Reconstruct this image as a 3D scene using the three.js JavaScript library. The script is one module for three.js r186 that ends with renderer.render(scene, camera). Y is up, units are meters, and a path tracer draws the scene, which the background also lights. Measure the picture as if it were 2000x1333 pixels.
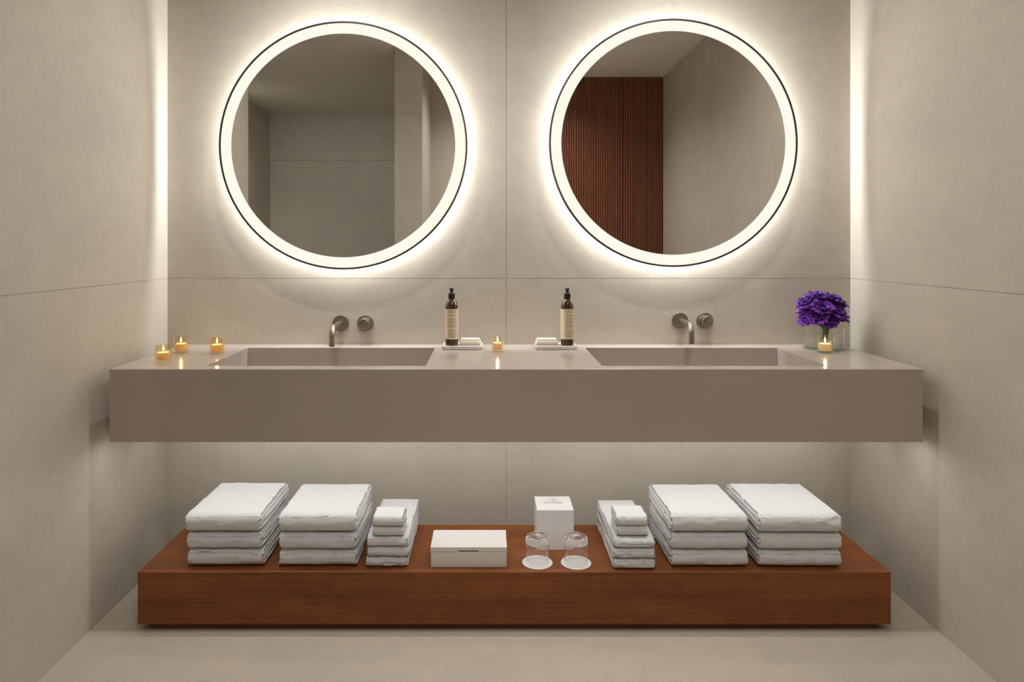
import * as THREE from 'three';
import { RectAreaLightUniformsLib } from 'three/addons/lights/RectAreaLightUniformsLib.js';
import { RoundedBoxGeometry } from 'three/addons/geometries/RoundedBoxGeometry.js';
import { mergeGeometries, mergeVertices } from 'three/addons/utils/BufferGeometryUtils.js';
import { Brush, Evaluator, SUBTRACTION } from 'three-bvh-csg';

// ---------------------------------------------------------------- camera, exposure
RectAreaLightUniformsLib.init();
const scene = new THREE.Scene();
scene.background = new THREE.Color(0x000000);
const EYE = 1.218, DIST = 2.667;
const camera = new THREE.PerspectiveCamera(2 * Math.atan(0.5) * 180 / Math.PI, 2000 / 1333, 0.05, 30);
camera.position.set(0, EYE, DIST);
camera.lookAt(0, EYE, 0);
camera.setViewOffset(2000, 1333, 47, 189.5, 2000, 1333);      // level shift lens
const renderer = new THREE.WebGLRenderer();
renderer.toneMapping = THREE.LinearToneMapping;
renderer.toneMappingExposure = 0.78;
renderer.shadowMap.enabled = true;

// light levels of the fittings (each light is made in its fitting's builder)
const RING_LIGHT = 6.5, HALO_LIGHT = 250, STRIP_LIGHT = 19, BASIN_SPOT = 4, ROOM_SPOT = 1.6, REAR_SPOT = 4, CANDLE = 0.006;
const WARM = new THREE.Color().setRGB(1, 0.985, 0.955), WHITE = new THREE.Color().setRGB(0.965, 0.985, 1);

// ---------------------------------------------------------------- helpers
let seed = 7;
const rnd = () => { seed = (seed * 1664525 + 1013904223) >>> 0; return seed / 4294967296; };
const taken = {};
function numbered(name) { const n = taken[name] ?? 0; taken[name] = n + 1; return n ? name + '_' + String(n).padStart(3, '0') : name; }
function tag(o, label, category, group, kind) {
  o.userData.label = label; o.userData.category = category;
  if (group) o.userData.group = group;
  if (kind) o.userData.kind = kind;
  return o;
}
function thing(name, label, category, [x, y, z], group, kind) {
  const o = new THREE.Group(); o.name = numbered(name); o.position.set(x, y, z); scene.add(o);
  return tag(o, label, category, group, kind);
}
function part(name, geometry, material, parent, [x, y, z] = [0, 0, 0]) {
  const o = new THREE.Mesh(geometry, material); o.name = name; o.position.set(x, y, z);
  o.castShadow = o.receiveShadow = true; parent.add(o); return o;
}
function boxUV(g, k = 1) {      // uv in metres by the face's direction
  const p = g.attributes.position, n = g.attributes.normal, uv = new Float32Array(p.count * 2);
  for (let i = 0; i < p.count; i++) {
    const ax = Math.abs(n.getX(i)), ay = Math.abs(n.getY(i)), az = Math.abs(n.getZ(i));
    const [u, v] = az >= ax && az >= ay ? [p.getX(i), p.getY(i)] : ay >= ax ? [p.getX(i), p.getZ(i)] : [p.getZ(i), p.getY(i)];
    uv[2 * i] = u * k; uv[2 * i + 1] = v * k;
  }
  g.setAttribute('uv', new THREE.BufferAttribute(uv, 2));
  return g;
}
const span = (x0, x1, y0, y1, z0, z1, r = 0) => {
  const g = r ? new RoundedBoxGeometry(x1 - x0, y1 - y0, z1 - z0, 2, r) : new THREE.BoxGeometry(x1 - x0, y1 - y0, z1 - z0);
  g.translate((x0 + x1) / 2, (y0 + y1) / 2, (z0 + z1) / 2);
  return boxUV(g);
};
const lathe = (pts, n = 48) => new THREE.LatheGeometry(pts.map(([x, y]) => new THREE.Vector2(x, y)), n);

// tileable value noise on a lattice of nx by ny cells
function lattice(nx, ny, s) {
  const keep = seed; seed = s; const a = Float32Array.from({ length: nx * ny }, rnd); seed = keep;
  return (u, v) => {
    const x = u * nx, y = v * ny, ix = Math.floor(x), iy = Math.floor(y), fx = x - ix, fy = y - iy, sx = fx * fx * (3 - 2 * fx), sy = fy * fy * (3 - 2 * fy);
    const at = (i, j) => a[(((j % ny) + ny) % ny) * nx + (((i % nx) + nx) % nx)];
    return (at(ix, iy) * (1 - sx) + at(ix + 1, iy) * sx) * (1 - sy) + (at(ix, iy + 1) * (1 - sx) + at(ix + 1, iy + 1) * sx) * sy;
  };
}
function texture(w, h, fn, srgb, repeat = [1, 1]) {
  const d = new Uint8Array(w * h * 4);
  for (let y = 0; y < h; y++) for (let x = 0; x < w; x++) {
    const c = fn((x + 0.5) / w, (y + 0.5) / h), o = (y * w + x) * 4;
    for (let k = 0; k < 3; k++) d[o + k] = Math.max(0, Math.min(255, Math.round(Array.isArray(c) ? c[k] : c)));
    d[o + 3] = 255;
  }
  const t = new THREE.DataTexture(d, w, h, THREE.RGBAFormat);
  t.wrapS = t.wrapT = THREE.RepeatWrapping; t.magFilter = THREE.LinearFilter; t.minFilter = THREE.LinearMipmapLinearFilter; t.generateMipmaps = true;
  if (srgb) t.colorSpace = THREE.SRGBColorSpace;
  t.repeat.set(...repeat); t.needsUpdate = true;
  return t;
}

// ---------------------------------------------------------------- materials
const M = {};
function stoneMaps(base, amount, s, metres, specks = 0.45) {
  const n = [lattice(3, 3, s), lattice(9, 9, s + 1), lattice(27, 27, s + 2), lattice(90, 90, s + 3), lattice(256, 256, s + 4), lattice(14, 60, s + 5)];
  const f = (u, v) => (n[0](u, v) - 0.5) * 0.7 + (n[1](u, v) - 0.5) * 0.7 + (n[2](u, v) - 0.5) * 0.5 + (n[3](u, v) - 0.5) * 0.45 + (n[4](u, v) - 0.5) * 0.5 + (n[5](u, v) - 0.5) * 0.25;
  const speck = lattice(140, 140, s + 9), where = lattice(11, 11, s + 10);
  const map = texture(1024, 1024, (u, v) => {
    let k = 1 + f(u, v) * amount;
    const q = speck(u, v) + where(u, v) * 0.25;
    if (q > 1.06) k -= (q - 1.06) * specks;
    return [base[0] * k, base[1] * k, base[2] * (k - f(u, v) * amount * 0.12)];
  }, true, [1 / metres, 1 / metres]);
  const bump = texture(512, 512, (u, v) => 128 + 90 * ((n[3](u, v) - 0.5) + (n[4](u, v) - 0.5)), false, [1 / metres, 1 / metres]);
  return { map, bumpMap: bump };
}
M.wall = new THREE.MeshStandardMaterial({ ...stoneMaps([191, 183, 169], 0.05, 11, 1.6), bumpScale: 0.0002, roughness: 0.62 });
M.floor = new THREE.MeshStandardMaterial({ ...stoneMaps([178, 167, 152], 0.05, 41, 1.5), bumpScale: 0.0003, roughness: 0.5 });
M.ceiling = new THREE.MeshStandardMaterial({ color: new THREE.Color(0xe6e1d8), roughness: 0.9 });
M.counter = new THREE.MeshStandardMaterial({ ...stoneMaps([180, 168, 160], 0.016, 71, 1.2, 0.25), bumpScale: 0.00002, roughness: 0.17 });

function woodMap(light, dark, s, su, sv) {
  const fibre = lattice(6, 220, s), fine = lattice(16, 420, s + 1), band = lattice(2, 14, s + 2), pore = lattice(60, 380, s + 3), wav = lattice(4, 6, s + 4), fig = lattice(26, 12, s + 5);
  return texture(1024, 1024, (u, v) => {
    const w = v + (wav(u, v) - 0.5) * 0.03;
    let k = band(u, w) * 0.34 + fibre(u, w) * 0.3 + fine(u, w) * 0.2 + fig(u, v) * 0.16;
    const p = pore(u, w);
    if (p > 0.74) k -= (p - 0.74) * 1.7;
    k = Math.max(0, Math.min(1, k * 1.25 - 0.1));
    return [0, 1, 2].map((c) => dark[c] + (light[c] - dark[c]) * k);
  }, true, [su, sv]);
}
const woodColour = woodMap([152, 86, 32], [98, 50, 13], 101, 1 / 1.1, 1 / 0.55);
M.wood = new THREE.MeshStandardMaterial({ map: woodColour, roughness: 0.6 });
M.slat = new THREE.MeshStandardMaterial({ map: woodMap([146, 84, 52], [96, 52, 31], 131, 1 / 0.9, 1 / 0.4), roughness: 0.5 });
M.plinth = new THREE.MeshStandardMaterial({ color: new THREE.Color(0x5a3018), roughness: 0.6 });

M.mirror = new THREE.MeshStandardMaterial({ color: new THREE.Color().setRGB(0.96, 0.955, 0.945), metalness: 1, roughness: 0.015 });
M.frame = new THREE.MeshStandardMaterial({ color: new THREE.Color(0x4b433a), metalness: 0.6, roughness: 0.45 });
M.mirrorBack = new THREE.MeshStandardMaterial({ color: new THREE.Color(0xd8d4cc), roughness: 0.8 });
M.ringGlow = new THREE.MeshStandardMaterial({ color: new THREE.Color(0x000000), roughness: 1, emissive: new THREE.Color().setRGB(0.99, 0.95, 0.83), emissiveIntensity: 1.29 });
M.stripGlow = new THREE.MeshStandardMaterial({ color: new THREE.Color(0x000000), roughness: 1, emissive: WARM, emissiveIntensity: 1 });
const brushed = texture(256, 256, (() => { const a = lattice(4, 128, 201); return (u, v) => 120 + 70 * (a(u, v) - 0.5); })(), false);
M.nickel = new THREE.MeshStandardMaterial({ color: new THREE.Color().setRGB(0.41, 0.37, 0.315), metalness: 1, roughness: 0.7, roughnessMap: brushed });

const terry = texture(512, 512, (() => { const a = lattice(210, 210, 301), b = lattice(70, 70, 302); return (u, v) => 255 * (0.65 * a(u, v) + 0.35 * b(u, v)); })(), false, [1 / 0.22, 1 / 0.22]);
M.towel = new THREE.MeshPhysicalMaterial({ color: new THREE.Color().setRGB(0.74, 0.745, 0.745), roughness: 1, sheen: 0.5, sheenColor: new THREE.Color(0xffffff), sheenRoughness: 0.7, bumpMap: terry, bumpScale: 0.002 });
M.lacquer = new THREE.MeshStandardMaterial({ color: new THREE.Color().setRGB(0.76, 0.74, 0.70), roughness: 0.35 });
M.tissueBox = new THREE.MeshStandardMaterial({ color: new THREE.Color().setRGB(0.78, 0.77, 0.76), roughness: 0.4 });
M.dark = new THREE.MeshStandardMaterial({ color: new THREE.Color(0x55504a), roughness: 0.9 });
M.paper = new THREE.MeshStandardMaterial({ color: new THREE.Color().setRGB(0.85, 0.84, 0.82), roughness: 0.9 });
M.tissue = new THREE.MeshPhysicalMaterial({ color: new THREE.Color().setRGB(0.87, 0.87, 0.86), roughness: 1, transmission: 0.25, thickness: 0, side: THREE.DoubleSide });
M.glassThin = new THREE.MeshPhysicalMaterial({ color: 0xffffff, transmission: 1, thickness: 0, roughness: 0.02, ior: 1.5 });
M.glassSolid = new THREE.MeshPhysicalMaterial({ color: 0xffffff, transmission: 1, thickness: 0.02, roughness: 0, ior: 1.5 });
M.vaseGlass = new THREE.MeshPhysicalMaterial({ color: new THREE.Color().setRGB(1, 1, 1), transmission: 1, thickness: 0, roughness: 0.02, ior: 1.5 });
M.vaseBase = new THREE.MeshPhysicalMaterial({ color: new THREE.Color().setRGB(0.72, 0.86, 0.77), transmission: 1, thickness: 0, roughness: 0.03, ior: 1.5 });
M.water = new THREE.MeshPhysicalMaterial({ color: new THREE.Color().setRGB(1, 1, 1), transmission: 1, thickness: 0, roughness: 0, ior: 1.33 });
M.amberGlass = new THREE.MeshPhysicalMaterial({ color: new THREE.Color().setRGB(1, 0.94, 0.80), transmission: 1, thickness: 0, roughness: 0.03, ior: 1.75 });
M.clearGlass = new THREE.MeshPhysicalMaterial({ color: new THREE.Color().setRGB(0.995, 0.98, 0.91), transmission: 1, thickness: 0, roughness: 0.03, ior: 1.75 });
M.wax = new THREE.MeshPhysicalMaterial({ color: new THREE.Color(0xf0d49a), roughness: 0.6, transmission: 0.35, thickness: 0 });
M.waxPale = new THREE.MeshPhysicalMaterial({ color: new THREE.Color(0xf5e6c0), roughness: 0.6, transmission: 0.35, thickness: 0 });
M.wick = new THREE.MeshStandardMaterial({ color: new THREE.Color(0x2a211a), roughness: 1 });
M.flame = new THREE.MeshStandardMaterial({ color: new THREE.Color(0x000000), emissive: new THREE.Color().setRGB(1, 0.9, 0.66), emissiveIntensity: 5 });
M.bottle = new THREE.MeshPhysicalMaterial({ color: new THREE.Color(0x3a1e0a), roughness: 0.12, clearcoat: 1, clearcoatRoughness: 0.05 });
M.pump = new THREE.MeshStandardMaterial({ color: new THREE.Color(0x17110f), roughness: 0.4 });
M.tray = new THREE.MeshStandardMaterial({ color: new THREE.Color().setRGB(0.62, 0.58, 0.53), roughness: 0.4 });
M.soap = new THREE.MeshStandardMaterial({ color: new THREE.Color().setRGB(0.68, 0.62, 0.53), roughness: 0.6 });
M.petals = [[0.16, 0.016, 0.40], [0.105, 0.010, 0.29], [0.25, 0.036, 0.50]].map((c) => new THREE.MeshPhysicalMaterial({ color: new THREE.Color().setRGB(...c), roughness: 0.7, transmission: 0.22, thickness: 0, side: THREE.DoubleSide, sheen: 0.12, sheenColor: new THREE.Color(0xb080ff) }));
M.stem = new THREE.MeshStandardMaterial({ color: new THREE.Color(0x4d6b3f), roughness: 0.6 });

// ---------------------------------------------------------------- the room
const L = -1.252, R = 1.416, H = 2.58, ZW = 2.97, JOINT = 1.084, G = 0.0008, FAR = 4.5, SIDE = -2.27, LEND = 0.99;
function structure(name, label, category) { return thing(name, label, category, [0, 0, 0], null, 'structure'); }

const floor = structure('floor', 'smooth beige stone floor under the wooden platform', 'floor');
part('slab', span(SIDE - 0.1, R + 0.1, -0.1, 0, -0.15, FAR + 0.1), M.floor, floor);
const ceiling = structure('ceiling', 'plain pale ceiling seen in the round mirrors', 'ceiling');
part('slab', span(SIDE - 0.1, R + 0.1, H, H + 0.1, -0.15, FAR + 0.1), M.ceiling, ceiling);

const wallBack = structure('wall_back', 'beige stone panelled wall behind the round mirrors', 'wall');
part('backing', span(L - 0.1, R + 0.1, 0, H, -0.1, -0.0017), M.wall, wallBack);
for (const [x0, x1] of [[L, 0.072 - G], [0.072 + G, R]]) for (const [y0, y1] of [[0, JOINT - G], [JOINT + G, H]]) part('panel', span(x0, x1, y0, y1, -0.01, 0), M.wall, wallBack);
const wallLeft = structure('wall_left', 'beige stone side wall left of the counter', 'wall');
part('backing', span(L - 0.11, L - 0.0017, 0, H, 0, LEND - 0.002), M.wall, wallLeft);
for (const [y0, y1] of [[0, JOINT - G], [JOINT + G, H]]) part('panel', span(L - 0.01, L, y0, y1, 0, LEND), M.wall, wallLeft);
const wallRight = structure('wall_right', 'beige stone side wall right of the counter', 'wall');
part('backing', span(R + 0.0017, R + 0.1, 0, H, 0, ZW + 0.1), M.wall, wallRight);
for (const [y0, y1] of [[0, JOINT - G], [JOINT + G, H]]) part('panel', span(R, R + 0.01, y0, y1, 0, ZW), M.wall, wallRight);

// behind the photographer, seen in the mirrors: slatted wood, a pier, the next space to the left
const wallFront = structure('wall_front', 'reddish vertical wood slat wall reflected in the right mirror', 'wall');
part('backing', span(-0.444, R, 0, H, ZW + 0.012, ZW + 0.1), M.plinth, wallFront);
part('panel', span(-0.444, 0.2, 0, H, ZW, ZW + 0.012), M.wall, wallFront);
{
  const g = span(-0.0075, 0.0075, 0, H, -0.012, 0.012, 0.003), uv = g.attributes.uv, p = g.attributes.position;
  const variants = [0, 1, 2, 3].map((k) => { const c = g.clone(), q = c.attributes.uv; for (let i = 0; i < q.count; i++) q.setXY(i, p.getY(i) + k * 0.31, p.getX(i) + k * 0.093); return c; });
  let k = 0;
  for (let x = 0.212; x < R - 0.008; x += Math.abs(x - 1.072) < 0.0101 ? 0.0245 : 0.02) { part('slat', variants[(k * 7 + (k >> 2)) % 4], M.slat, wallFront, [x, 0, ZW]); k++; }
}
const wallPier = structure('wall_pier', 'pale stone pier reflected in the left mirror', 'wall');
for (const [y0, y1] of [[0, 2.12 - G], [2.12 + G, H]]) part('panel', span(-0.635, -0.444, y0, y1, 2.12, FAR), M.wall, wallPier);
const wallFar = structure('wall_far', 'stone wall at the far end reflected in the left mirror', 'wall');
for (const [y0, y1] of [[0, 2.08], [2.0824, H]]) part('panel', span(SIDE, -0.635, y0, y1, FAR, FAR + 0.1), M.wall, wallFar);
const wallSide = structure('wall_side', 'stone wall of the next space reflected at the left mirror edge', 'wall');
part('panel', span(SIDE - 0.1, SIDE, 0, H, LEND - 0.1, FAR + 0.1), M.wall, wallSide);
const wallReturn = structure('wall_return', 'stone wall returning left from the end of the left wall', 'wall');
part('panel', span(SIDE, L - 0.11, 0, H, LEND - 0.1, LEND), M.wall, wallReturn);

// ---------------------------------------------------------------- ceiling downlights
function downlight(label, [x, z], power, angle, penumbra, aim = [0, 0]) {
  const t = thing('downlight', label, 'light', [x, H, z], 'ceiling downlights');
  part('trim', lathe([[0.033, -0.001], [0.033, -0.006], [0.045, -0.006], [0.047, -0.0005]], 32), M.lacquer, t);
  part('lamp_lens', new THREE.CylinderGeometry(0.032, 0.032, 0.003, 32), M.stripGlow, t, [0, -0.0025, 0]);
  const s = new THREE.SpotLight(WARM, power, 0, angle, penumbra, 2);
  s.name = 'downlight_beam'; s.position.set(0, -0.012, 0); s.shadow.radius = 1.2; s.castShadow = true;
  s.target.position.set(aim[0], -2, aim[1]); t.add(s, s.target);
}
downlight('small round ceiling downlight above the left basin', [-0.56, 0.53], BASIN_SPOT, 1.3, 1);
downlight('small round ceiling downlight above the right basin', [0.72, 0.53], BASIN_SPOT, 1.3, 1);
downlight('small round ceiling downlight in mid room on the left', [-0.5, 1.5], ROOM_SPOT, 1.0, 1);
downlight('small round ceiling downlight in mid room on the right', [0.68, 1.5], ROOM_SPOT, 1.0, 1);
downlight('small round ceiling downlight at the rear, nearer the pier', [0.1, 2.35], REAR_SPOT, 1.25, 1);
downlight('small round ceiling downlight at the rear, nearer the slat wall', [0.46, 2.35], REAR_SPOT, 1.25, 1);
downlight('small round ceiling downlight close to the wall of the next space', [-2.14, 3.38], 3, 1.0, 1);
downlight('small round ceiling downlight at the middle of the next space', [-1.45, 1.6], 9, 0.75, 1, [0, 3.2]);

// ---------------------------------------------------------------- round mirrors with ring light and back glow
function roundMirror(x, y, label) {
  const Ro = 0.4748, Ri = 0.4288, B = 0.037, F = 0.056, t = thing('round_mirror', label, 'mirror', [x, y, 0], 'round illuminated mirrors');
  const turn = (pts, n = 128) => lathe(pts, n).rotateX(Math.PI / 2);          // lathe axis to +z
  part('wall_mount', turn([[0, 0], [0.31, 0], [0.31, B], [0, B]], 64), M.mirrorBack, t);
  part('back_plate', turn([[0, B], [Ro - 0.004, B], [Ro - 0.004, F - 0.004], [0, F - 0.004]]), M.mirrorBack, t);
  part('frame', turn([[Ro - 0.0058, F - 0.0025], [Ro - 0.0058, B], [Ro + 0.001, B], [Ro + 0.001, F], [Ro - 0.0052, F], [Ro - 0.0058, F - 0.0025]]), M.frame, t);
  part('mirror_glass', turn([[0, F - 0.0036], [Ri, F - 0.0036], [Ri, F - 0.0025], [0, F - 0.0025]]), M.mirror, t);
  part('ring_light', turn([[Ri, F - 0.0036], [Ro - 0.006, F - 0.0036], [Ro - 0.006, F - 0.0025], [Ri, F - 0.0025], [Ri, F - 0.0036]]), M.ringGlow, t);
  part('back_light_strip', turn([[0.398, 0.007], [0.402, 0.007], [0.402, 0.029], [0.398, 0.029], [0.398, 0.007]]), M.stripGlow, t);
  part('strip_carrier', turn([[0.31, 0.001], [0.3975, 0.001], [0.3975, 0.036], [0.31, 0.036]], 64), M.mirrorBack, t);
  const n = 32, rm = (Ri + Ro - 0.006) / 2;
  for (let i = 0; i < n; i++) {
    const a = (i / n) * Math.PI * 2, c = Math.cos(a), s = Math.sin(a);
    const ring = new THREE.RectAreaLight(WARM, RING_LIGHT, 0.032, 2 * Math.PI * rm / n);
    ring.name = 'ring_light_glow'; ring.position.set(c * rm, s * rm, F - 0.0018); ring.rotation.set(0, Math.PI, 0, 'ZYX'); ring.rotation.z = a; t.add(ring);
    const back = new THREE.RectAreaLight(WHITE, HALO_LIGHT / 2, 0.020, 2 * Math.PI * 0.404 / n);
    back.name = 'back_light_glow'; back.position.set(c * 0.4035, s * 0.4035, 0.018); back.up.set(-s, c, 0); t.add(back);
    // an area light shines along its own -z: point that outwards from the mirror's centre
    const zAxis = new THREE.Vector3(-c, -s, 0), yAxis = new THREE.Vector3(-s, c, 0), xAxis = new THREE.Vector3().crossVectors(yAxis, zAxis);
    back.quaternion.setFromRotationMatrix(new THREE.Matrix4().makeBasis(xAxis, yAxis, zAxis));
  }
  return t;
}
roundMirror(-0.5541, 1.596, 'round mirror with glowing ring above the left basin and its candles');
roundMirror(0.7098, 1.6057, 'round mirror with glowing ring reflecting wood slats above the right basin');

// ---------------------------------------------------------------- counter with two basins
const TOP = 0.826, CB = 0.595, CF = 0.525, CX0 = -1.189, CX1 = 1.367;
{
  const t = thing('vanity_counter', 'long floating beige stone counter with two sunken rectangular basins', 'counter', [0, 0, 0]);
  const basins = [[-0.905, -0.2], [0.367, 1.09]], ev = new Evaluator(), plain = new THREE.MeshBasicMaterial();
  ev.useGroups = false;
  let b = new Brush(new RoundedBoxGeometry(CX1 - CX0, TOP - CB, CF - 0.0005, 3, 0.0035).translate((CX0 + CX1) / 2, (TOP + CB) / 2, CF / 2 + 0.0003), plain);
  b.updateMatrixWorld();
  for (const [x0, x1] of basins) {
    const c = new Brush(new THREE.BoxGeometry(x1 - x0 + 0.0161, 0.3, 0.378 + 0.0161).translate((x0 + x1) / 2, TOP - 0.14 + 0.15, 0.282), plain); c.updateMatrixWorld();
    const out = ev.evaluate(b, c, SUBTRACTION); b = out;
  }
  const g = b.geometry.clone(); g.clearGroups(); boxUV(g);
  part('body', g, M.counter, t);
  for (const [x0, x1] of basins) {
    const z0 = 0.093, z1 = 0.471, w = 0.008, y0 = TOP - 0.139;
    part('basin', mergeGeometries([
      span(x0 - w, x0, y0, TOP, z0 - w, z1 + w), span(x1, x1 + w, y0, TOP, z0 - w, z1 + w),
      span(x0, x1, y0, TOP, z0 - w, z0), span(x0, x1, y0, TOP, z1, z1 + w), span(x0, x1, y0, y0 + 0.012, z0, z1)]), M.counter, t);
  }
  // three light strips along the underside: the platform throws three shadow edges on the floor
  const sx0 = CX0 + 0.012, sx1 = CX1 - 0.012, n = 3, w = (sx1 - sx0) / n;
  for (const [sz, level, tilt] of [[0.458, 1.5, 0], [0.353, 0.5, 0], [0.215, 1.3, 0.6]]) {
    part('light_strip', span(sx0, sx1, CB - 0.004, CB - 0.0002, sz - 0.008, sz + 0.008), M.stripGlow, t);
    for (let i = 0; i < n; i++) {
      const a = new THREE.RectAreaLight(WARM, STRIP_LIGHT * level, w, 0.014);
      a.name = 'under_counter_glow'; a.position.set(sx0 + w * (i + 0.5), CB - 0.0052 - 0.007 * Math.sin(tilt), sz); a.rotation.x = tilt - Math.PI / 2; t.add(a);
    }
  }
}

// ---------------------------------------------------------------- wall taps
function tap(x, y, knobX, drop, where) {
  const s = thing('wall_spout', 'brushed metal wall spout bending down over the ' + where, 'tap', [x, y, 0]);
  part('escutcheon', lathe([[0, 0.0002], [0.032, 0.0002], [0.032, 0.0085], [0.0312, 0.0095], [0, 0.0095]], 64).rotateX(Math.PI / 2), M.nickel, s);
  const reach = 0.157, bend = 0.035, P = (yy, zz) => new THREE.Vector3(0, yy, zz), c = new THREE.CurvePath();
  c.add(new THREE.LineCurve3(P(0, 0.0085), P(0, reach - bend)));
  const k = bend * 0.5523;
  c.add(new THREE.CubicBezierCurve3(P(0, reach - bend), P(0, reach - bend + k), P(-bend + k, reach), P(-bend, reach)));
  c.add(new THREE.LineCurve3(P(-bend, reach), P(-drop, reach)));
  const tube = new THREE.TubeGeometry(c, 60, 0.0105, 24, false);
  part('spout', tube, M.nickel, s);
  part('outlet', lathe([[0, 0.006], [0.0075, 0.005], [0.008, 0], [0.0105, 0], [0.0105, 0.003]], 24), M.nickel, s, [0, -drop, reach]);
  const h = thing('tap_handle', 'round brushed metal tap knob beside the spout over the ' + where, 'tap', [knobX, y, 0]);
  part('escutcheon', lathe([[0, 0.0002], [0.032, 0.0002], [0.032, 0.0085], [0.0312, 0.0095], [0, 0.0095]], 64).rotateX(Math.PI / 2), M.nickel, h);
  part('knob', lathe([[0, 0.009], [0.021, 0.009], [0.021, 0.0415], [0.0198, 0.043], [0.0168, 0.043], [0.0163, 0.0418], [0.0158, 0.043], [0, 0.043]], 48).rotateX(Math.PI / 2), M.nickel, h);
}
tap(-0.574, 0.909, -0.478, 0.068, 'left basin');
tap(0.749, 0.919, 0.846, 0.068, 'right basin');

// ---------------------------------------------------------------- trays, bottles, soap
const LINES = (() => {     // print on the bottle label: rows of small grey text, too small to read
  const c = document.createElement('canvas'); c.width = 512; c.height = 512;
  const g = c.getContext('2d'); g.fillStyle = '#d9c8a8'; g.fillRect(0, 0, 512, 512);
  const keep = seed; seed = 91;
  g.fillStyle = '#cdbb98'; g.fillRect(170, 6, 4, 500);
  const rows = [[16, 60, 9, 20], [92, 130, 7, 13], [150, 236, 6, 12], [256, 316, 6, 11], [338, 486, 5, 10]];
  for (const [y0, y1, h, step] of rows) for (let y = y0; y < y1; y += step) {
    let x = 190; const end = 470 + rnd() * 22;
    while (x < end) { const w = 5 + rnd() * 22; g.fillStyle = rnd() < 0.5 ? '#62584a' : '#7d725f'; g.fillRect(x, y, Math.min(w, end - x), h); x += w + 4 + rnd() * 3; }
  }
  g.fillStyle = '#6f654f'; g.fillRect(122, 96, 22, 7); g.fillRect(134, 88, 8, 18);
  seed = keep;
  const t = new THREE.CanvasTexture(c); t.colorSpace = THREE.SRGBColorSpace; t.magFilter = THREE.LinearFilter; return t;
})();
M.label = new THREE.MeshStandardMaterial({ map: LINES, roughness: 0.7 });
function amenity(x0, x1, bottleX, soapX0, soapX1, where) {
  const z0 = 0.042, z1 = 0.142, tray = thing('soap_tray', 'white rectangular soap tray with bottle and soap, ' + where, 'tray', [(x0 + x1) / 2, TOP, (z0 + z1) / 2]);
  const w = (x1 - x0) / 2, d = (z1 - z0) / 2;
  part('body', span(-w, w, 0.0004, 0.014, -d, d, 0.003), M.tray, tray);
  const y = TOP + 0.0142;
  const bo = thing('pump_bottle', 'brown bottle with cream label and black pump, ' + where, 'bottle', [bottleX, y, 0.112]);
  part('glass', lathe([[0, 0], [0.0225, 0], [0.0242, 0.002], [0.0242, 0.136], [0.0238, 0.143], [0.0222, 0.152], [0.019, 0.161], [0.0145, 0.168], [0.0115, 0.1715], [0.0115, 0.174], [0, 0.174]], 64), M.bottle, bo);
  const g = new THREE.CylinderGeometry(0.0246, 0.0246, 0.112, 64, 1, true, -2.3, 4.6); g.translate(0, 0.08, 0);
  // the printed panel faces the room: spread the print over the front of the label
  const uv = g.attributes.uv; for (let i = 0; i < uv.count; i++) uv.setX(i, (uv.getX(i) - 0.5) * 1.45 + 0.52);
  part('paper_label', g, M.label, bo);
  const p = part('pump', lathe([[0, 0.172], [0.0118, 0.172], [0.0126, 0.178], [0.0126, 0.191], [0.0112, 0.194], [0.0066, 0.1955], [0.0062, 0.206], [0.0085, 0.2075], [0.0088, 0.2125], [0, 0.213]], 32), M.pump, bo);
  part('nozzle', new THREE.CylinderGeometry(0.0022, 0.0028, 0.012, 12).rotateX(Math.PI / 2), M.pump, p, [0, 0.2095, 0.0105]);
  const so = thing('soap_bar', 'cream bar of soap on the white tray, ' + where, 'soap', [(soapX0 + soapX1) / 2, y, 0.097]);
  const sw = soapX1 - soapX0;
  part('body', new RoundedBoxGeometry(sw, 0.016, 0.052, 4, 0.005).translate(0, 0.008, 0), M.soap, so);
  part('raised_top', new RoundedBoxGeometry(sw - 0.008, 0.008, 0.042, 3, 0.003).translate(0, 0.0185, 0), M.soap, so);
}
amenity(-0.17, -0.019, -0.136, -0.106, -0.027, 'nearer the left basin');
amenity(0.178, 0.3305, 0.297, 0.18, 0.263, 'nearer the right basin');

// ---------------------------------------------------------------- candles
function candle(x, z, label, glass, wax, r = 0.0258, h = 0.058) {
  const t = thing('votive_candle', label, 'candle', [x, TOP, z], 'lit votive candles on the counter');
  const w = 0.0022, base = 0.008;
  part('glass_cup', lathe([[0, 0.0003], [r - 0.002, 0.0003], [r, 0.0025], [r, h - 0.0008], [r - 0.001, h], [r - w, h - 0.0008], [r - w, base], [0, base]], 48), glass, t);
  part('wax', lathe([[0, base + 0.0005], [r - 0.0068, base + 0.0005], [r - 0.0062, base + 0.002], [r - 0.0062, 0.032], [r - 0.008, 0.0335], [0.006, 0.0325], [0, 0.0322]], 40), wax, t);
  part('wick', new THREE.CylinderGeometry(0.0007, 0.0008, 0.008, 8).translate(0, 0.0362, 0), M.wick, t);
  part('flame', lathe([[0, 0], [0.0022, 0.002], [0.0034, 0.0055], [0.003, 0.0095], [0.0015, 0.014], [0, 0.018]], 20), M.flame, t, [0, 0.037, 0]);
  const p = new THREE.PointLight(new THREE.Color().setRGB(1, 0.8, 0.5), CANDLE, 0, 2); p.name = 'flame_glow'; p.position.set(0, 0.045, 0); p.shadow.radius = 0.12; p.castShadow = true; t.add(p);
}
candle(-1.076, 0.404, 'lit candle in amber glass nearest the left front corner of the counter', M.amberGlass, M.wax);
candle(-1.108, 0.203, 'lit candle in amber glass furthest back in the left corner', M.amberGlass, M.wax);
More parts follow.
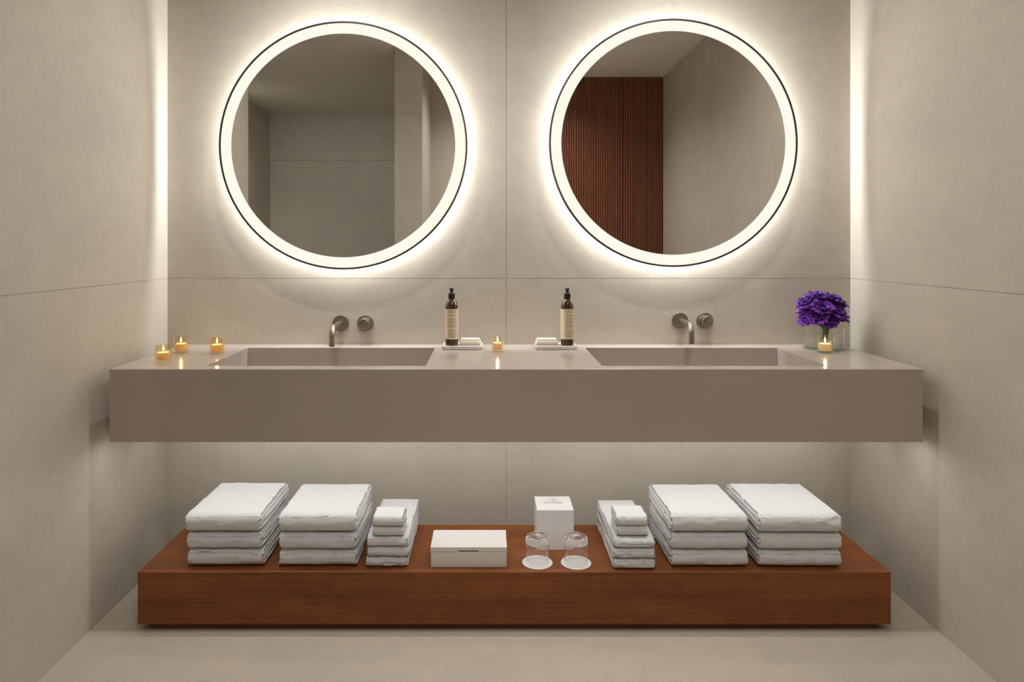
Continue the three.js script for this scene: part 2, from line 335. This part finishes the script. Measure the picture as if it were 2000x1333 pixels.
candle(-0.969, 0.226, 'lit candle in amber glass just left of the left basin', M.amberGlass, M.wax);
candle(0.035, 0.185, 'lit candle alone at the centre of the counter between two trays', M.clearGlass, M.wax, 0.0235);
candle(1.216, 0.205, 'lit candle in clear glass before the flower vase', M.clearGlass, M.waxPale, 0.0275, 0.066);

// ---------------------------------------------------------------- vase and flowers
const VX = 1.262, VZ = 0.104;
{
  const t = thing('glass_vase', 'low round clear glass vase of water holding purple flowers', 'vase', [VX, TOP, VZ]);
  const r = 0.07, h = 0.082;
  part('glass_wall', lathe([[r, 0.0095], [r, h - 0.001], [r - 0.0015, h], [r - 0.003, h - 0.001], [r - 0.003, 0.0095]], 64), M.vaseGlass, t);
  part('base', lathe([[0, 0.0004], [r - 0.003, 0.0004], [r, 0.003], [r, 0.0092], [0, 0.0092]], 64), M.vaseBase, t);
  part('water', lathe([[0, 0.0098], [r - 0.0034, 0.0098], [r - 0.0034, 0.058], [0, 0.058]], 64), M.water, t);
}
function petal(len, wid, cup, ruffle, s) {
  const nu = 9, nv = 8, pos = [], idx = [], ph = s * 1.7;
  for (let j = 0; j <= nv; j++) for (let i = 0; i <= nu; i++) {
    const v = j / nv, u = i / nu * 2 - 1, half = wid * Math.pow(Math.sin(Math.PI * Math.min(1, 0.08 + v * 0.80)), 0.75) * (v > 0.75 ? 1 - (v - 0.75) * 0.5 : 1);
    const edge = Math.pow(v, 2.2), wave = ruffle * edge * (Math.sin(u * 7 + ph) * 0.6 + Math.sin(u * 13 + ph * 2.1) * 0.4);
    const a = v * cup;                                          // bends outwards along its length
    const y = len * Math.sin(a) / cup, z = len * (1 - Math.cos(a)) / cup;
    const tip = len * 0.07 * edge * Math.sin(u * 9 + ph * 1.3);
    pos.push(u * half, y + tip - u * u * len * 0.12 * v, z - u * u * wid * 0.45 * (1 - 0.4 * v) + wave);
  }
  for (let j = 0; j < nv; j++) for (let i = 0; i < nu; i++) { const a = j * (nu + 1) + i, b = a + 1, c = a + nu + 1, d = c + 1; idx.push(a, b, d, a, d, c); }
  const g = new THREE.BufferGeometry(); g.setAttribute('position', new THREE.Float32BufferAttribute(pos, 3)); g.setIndex(idx); g.computeVertexNormals(); return g;
}
const PET = { in: [0, 1, 2].map((s) => petal(0.026, 0.015, 0.5, 0.003, s)), mid: [3, 4, 5].map((s) => petal(0.036, 0.022, 1.1, 0.0048, s)), out: [6, 7, 8].map((s) => petal(0.042, 0.027, 1.75, 0.006, s)) };
function flower(dx, dy, dz, label) {
  const c = new THREE.Vector3(VX - 0.022 + dx * 1.1, 0.974 + dy * 1.1, 0.124 + dz), hub = new THREE.Vector3(VX - 0.022, 0.9, 0.112), dir = c.clone().sub(hub).normalize();
  const base = c.clone().addScaledVector(dir, -0.03), foot = new THREE.Vector3(VX + dx * 0.12, TOP + 0.012, VZ + dz * 0.12);
  const t = thing('purple_flower', label, 'flower', [foot.x, foot.y, foot.z], 'purple flowers in the vase');
  const neck = new THREE.Vector3(VX + 0.004 + dx * 0.16, 0.9, 0.106 + dz * 0.16);
  const curve = new THREE.CatmullRomCurve3([foot, foot.clone().lerp(neck, 0.6), neck, base].map((p) => p.clone().sub(foot)));
  part('stem', new THREE.TubeGeometry(curve, 18, 0.0026, 7), M.stem, t);
  const q = new THREE.Quaternion().setFromUnitVectors(new THREE.Vector3(0, 1, 0), dir), up = new THREE.Vector3(0, 1, 0), o = base.clone().sub(foot);
  const spin = rnd() * 6.28;
  for (const [kind, n, r, off] of [['in', 5, 0.003, 0], ['mid', 7, 0.006, 0.4], ['out', 8, 0.008, 0.9]]) for (let i = 0; i < n; i++) {
    const a = spin + off + (i + (rnd() - 0.5) * 0.35) / n * Math.PI * 2, k = Math.floor(rnd() * 3);
    const p = part('petal', PET[kind][k], M.petals[kind === 'in' ? (rnd() < 0.6 ? 1 : 0) : Math.floor(rnd() * 3)], t);
    const turn = q.clone().multiply(new THREE.Quaternion().setFromAxisAngle(up, a)); p.quaternion.copy(turn);
    p.position.copy(o).add(new THREE.Vector3(0, kind === 'out' ? -0.004 : 0, r).applyQuaternion(turn)); p.scale.setScalar(1.08 + rnd() * 0.24);
  }
}
for (const f of [
  [0.036, 0.046, 0.018, 'purple flower at the top right of the bouquet'], [0.064, -0.008, 0.022, 'purple flower at the right side of the bouquet'],
  [-0.058, -0.018, 0.022, 'purple flower at the lower left of the bouquet'], [-0.056, 0.03, 0.012, 'purple flower at the upper left of the bouquet'],
  [-0.012, 0.054, 0.004, 'purple flower at the top middle of the bouquet'], [-0.018, 0.02, 0.054, 'purple flower facing front at the middle of the bouquet'],
  [0.004, -0.022, 0.056, 'purple flower low in front above the candle'], [0.034, 0.006, 0.052, 'purple flower in front just right of the bouquet middle'],
  [0.06, 0.034, 0.0, 'purple flower at the upper right edge of the bouquet'], [-0.036, -0.012, 0.05, 'purple flower in front just left of the bouquet middle'],
  [-0.04, 0.008, -0.034, 'purple flower at the back left of the bouquet'], [0.042, 0.01, -0.034, 'purple flower at the back right of the bouquet'],
]) flower(...f);

// ---------------------------------------------------------------- wooden platform
const PT = 0.186, PZ0 = 0.16, PZ1 = 0.522, PX0 = -1.101, PX1 = 1.267;
{
  const t = thing('wooden_platform', 'long low reddish brown wooden platform under the counter', 'platform', [0, 0, 0]);
  part('body', span(PX0, PX1, 0.022, PT, PZ0, PZ1, 0.0015), M.wood, t);
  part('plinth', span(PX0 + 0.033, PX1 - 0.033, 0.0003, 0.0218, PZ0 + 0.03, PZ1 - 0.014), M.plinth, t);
}

// ---------------------------------------------------------------- towels
function towelShape(w, h, d, layers, s) {
  const nx = 30, ny = 26, nz = 34, q = Math.min(1, d / 0.25), n1 = lattice(8, 8, 500 + s), n2 = lattice(23, 23, 700 + s);
  let g = new THREE.BoxGeometry(w, h, d, nx, ny, nz);
  g.deleteAttribute('uv'); g.deleteAttribute('normal'); g = mergeVertices(g, 1e-5);
  const p = g.attributes.position;
  const round = (a, b, A, B, r) => {           // bend the square corner of the section (a, b) to an arc of radius r
    const a0 = Math.max(-A + r, Math.min(A - r, a)), b0 = Math.max(-B + r, Math.min(B - r, b)), da = a - a0, db = b - b0, l = Math.hypot(da, db), m = Math.max(Math.abs(da), Math.abs(db));
    return l > 1e-9 ? [a0 + da * m / l, b0 + db * m / l] : [a, b];
  };
  for (let i = 0; i < p.count; i++) {
    let x = p.getX(i), y = p.getY(i), z = p.getZ(i);
    const side = Math.abs(x) > w / 2 - 1e-4, u = x / w + 0.5, t = z / d + 0.5, v = y / h + 0.5, sx = Math.sign(x);
    [z, y] = round(z, y, d / 2, h / 2, h * 0.47);
    [x, y] = round(x, y, w / 2, h / 2, h * 0.24);
    [x, z] = round(x, z, w / 2, d / 2, 0.012);
    if (side) { const k = v * layers, f = Math.abs(k - Math.round(k)) * 2; x -= sx * (0.0035 + 0.0055 * (Math.pow(1 - f, 5)) * (Math.round(k) > 0 && Math.round(k) < layers ? 1 : 0.25) + (n1(t * 0.5, Math.floor(k) / 7) - 0.5) * 0.005); }
    else x += sx * Math.min(1, Math.abs(u - 0.5) * 2) * (n1(v, t) - 0.5) * 0.005;
    const top = y > 0 ? 1 : 0.35;
    y -= Math.sign(y) * (n1(u, t) * 0.0028 + n2(u, t) * 0.0008) * top * q;
    if (z > 0) z += ((n1(u, v * 0.4 + 0.2) - 0.6) * 0.0045 + (n2(u, v * 0.3) - 0.5) * 0.0012) * q;
    p.setXYZ(i, x, y + h / 2, z);
  }
  g.computeVertexNormals();
  return boxUV(g);
}
let towelSeed = 1;
function towelStack(xf0, xf1, z0, z1, heights, lean, kind, places, stackText, group, y0 = PT, layers = 3) {
  let y = y0 + 0.0003;
  const w = xf1 - xf0, d = z1 - z0;
  heights.forEach((h, i) => {
    const s = towelSeed++, j = lattice(5, 5, 900 + s), o = new THREE.Mesh(towelShape(w * (1 + (j(0.1, 0.3) - 0.5) * 0.035), h, d * (1 + (j(0.5, 0.7) - 0.5) * 0.02), layers, s), M.towel);
    o.name = numbered(kind.name); o.castShadow = o.receiveShadow = true;
    o.position.set((xf0 + xf1) / 2 + (j(0.3, 0.9) - 0.5) * 0.006 + (lean[i] ?? 0), y, (z0 + z1) / 2 + (j(0.7, 0.2) - 0.5) * 0.006); o.rotation.y = (j(0.9, 0.5) - 0.5) * 0.02;
    tag(o, places[i] + ' ' + stackText, 'towel', group); scene.add(o);
    y += h - 0.0006;
  });
  return y;
}
const BATH = { name: 'bath_towel' }, HAND = { name: 'hand_towel' }, FACE = { name: 'face_cloth' };
const three = ['bottom folded white bath towel', 'middle folded white bath towel', 'top folded white bath towel'], hand3 = ['bottom folded white hand towel', 'middle folded white hand towel', 'top folded white hand towel'], face2 = ['lower small folded white face cloth', 'upper small folded white face cloth'];
towelStack(-0.968, -0.716, 0.175, 0.492, [0.0545, 0.0545, 0.062], [0.004, 0, -0.004], BATH, three, 'of the leftmost towel stack', 'bath towels in the leftmost stack');
towelStack(-0.674, -0.416, 0.19, 0.494, [0.0545, 0.0545, 0.062], [0.002, 0, 0], BATH, three, 'of the second stack from the left', 'bath towels in the second stack');
let yt = towelStack(-0.394, -0.252, 0.15, 0.494, [0.0325, 0.0335, 0.0335], [0, 0.002, 0.003], HAND, hand3, 'of the small stack left of the white box', 'hand towels left of the box', PT, 2);
towelStack(-0.373, -0.267, 0.392, 0.492, [0.031, 0.034], [0, 0], FACE, face2, 'on the small stack left of the white box', 'face cloths left of the box', yt, 2);
yt = towelStack(0.394, 0.536, 0.165, 0.508, [0.0325, 0.0335, 0.0335], [0, 0, -0.002], HAND, hand3, 'of the small stack right of the tissue box', 'hand towels right of the tissue box', PT, 2);
towelStack(0.408, 0.516, 0.385, 0.492, [0.031, 0.034], [0, 0], FACE, face2, 'on the small stack right of the tissue box', 'face cloths right of the tissue box', yt, 2);
towelStack(0.578, 0.834, 0.195, 0.498, [0.0545, 0.0545, 0.062], [0, 0, 0], BATH, three, 'of the second stack from the right', 'bath towels in the second stack from the right');
towelStack(0.857, 1.132, 0.185, 0.5, [0.0545, 0.0545, 0.062], [0, 0, 0.001], BATH, three, 'of the rightmost towel stack', 'bath towels in the rightmost stack');

// ---------------------------------------------------------------- white box, tissue box, tumblers
{
  const t = thing('lidded_box', 'low white lidded box with a finger notch on the platform', 'box', [-0.0613, PT, 0.427]);
  const w = 0.1215, d = 0.066;
  part('body', span(-w + 0.0008, w - 0.0008, 0.0004, 0.0495, -d + 0.0008, d - 0.0008, 0.0015), M.lacquer, t);
  const s = new THREE.Shape();                                   // lid front outline with the notch cut from its lower edge
  s.moveTo(-w, 0.0505); s.lineTo(-0.033, 0.0505); s.lineTo(-0.030, 0.0545); s.lineTo(0.030, 0.0545); s.lineTo(0.033, 0.0505); s.lineTo(w, 0.0505); s.lineTo(w, 0.0655); s.lineTo(-w, 0.0655); s.closePath();
  const lid = new THREE.ExtrudeGeometry(s, { depth: 2 * d - 0.002, bevelEnabled: true, bevelSize: 0.0007, bevelThickness: 0.001, bevelSegments: 2, bevelOffset: -0.0007 }); lid.translate(0, 0, -d + 0.001);
  part('lid', lid, M.lacquer, t);
}
{
  const t = thing('tissue_box', 'white cube tissue box behind the upturned glasses', 'tissue box', [0.227, PT, 0.306]);
  const w = 0.062, d = 0.063, h = 0.136, s = new THREE.Shape();
  s.moveTo(-w, -d); s.lineTo(w, -d); s.lineTo(w, d); s.lineTo(-w, d); s.closePath();
  const hole = new THREE.Path(); hole.absellipse(0, 0.004, 0.034, 0.011, 0, Math.PI * 2, true); s.holes.push(hole);
  const g = new THREE.ExtrudeGeometry(s, { depth: h - 0.003, bevelEnabled: true, bevelSize: 0.0012, bevelThickness: 0.0012, bevelOffset: -0.0012, bevelSegments: 2, curveSegments: 32 }); g.rotateX(-Math.PI / 2).translate(0, 0.0016, 0);
  part('body', g, M.tissueBox, t);
  part('liner', span(-0.04, 0.04, 0.1, 0.104, -0.035, 0.025), M.paper, t);
  // the folded tissue standing in the opening
  const nu = 16, nv = 10, pos = [], idx = [];
  for (let j = 0; j <= nv; j++) for (let i = 0; i <= nu; i++) {
    const u = i / nu * 2 - 1, v = j / nv;
    pos.push(u * (0.029 - 0.010 * v), 0.106 + v * (0.040 + 0.004 * Math.cos(u * 2.2)), -0.004 - 0.003 * u * u + 0.003 * Math.sin(u * 5) * v - 0.016 * v * v);
  }
  for (let j = 0; j < nv; j++) for (let i = 0; i < nu; i++) { const a = j * (nu + 1) + i; idx.push(a, a + 1, a + nu + 2, a, a + nu + 2, a + nu + 1); }
  const tg = new THREE.BufferGeometry(); tg.setAttribute('position', new THREE.Float32BufferAttribute(pos, 3)); tg.setIndex(idx); tg.computeVertexNormals();
  part('tissue', tg, M.tissue, t);
}
function tumbler(x, z, side) {
  const c = thing('paper_coaster', 'round white paper coaster under the ' + side + ' glass', 'coaster', [x, PT, z], 'paper coasters');
  part('disc', lathe([[0, 0.0003], [0.0485, 0.0003], [0.049, 0.0008], [0.0485, 0.0016], [0, 0.0016]], 64), M.paper, c);
  const t = thing('drinking_glass', 'clear glass turned upside down, ' + side + ' of the pair', 'glass', [x, PT + 0.0018, z], 'upturned drinking glasses');
  const r = 0.0378;
  part('cup_wall', lathe([[r, 0], [r + 0.0003, 0.0008], [r + 0.0004, 0.064], [r - 0.0016, 0.064], [r - 0.0018, 0.0008], [r - 0.001, 0], [r, 0]], 64), M.glassThin, t);
  part('thick_base', lathe([[0, 0.0655], [r - 0.006, 0.0645], [r - 0.0016, 0.0642], [r + 0.0004, 0.0644], [r, 0.076], [r - 0.003, 0.0835], [r - 0.0085, 0.0868], [r - 0.013, 0.0864], [r - 0.017, 0.0852], [0, 0.0845]], 64), M.glassSolid, t);
}
tumbler(0.16, 0.457, 'left');
tumbler(0.285, 0.459, 'right');

renderer.render(scene, camera);
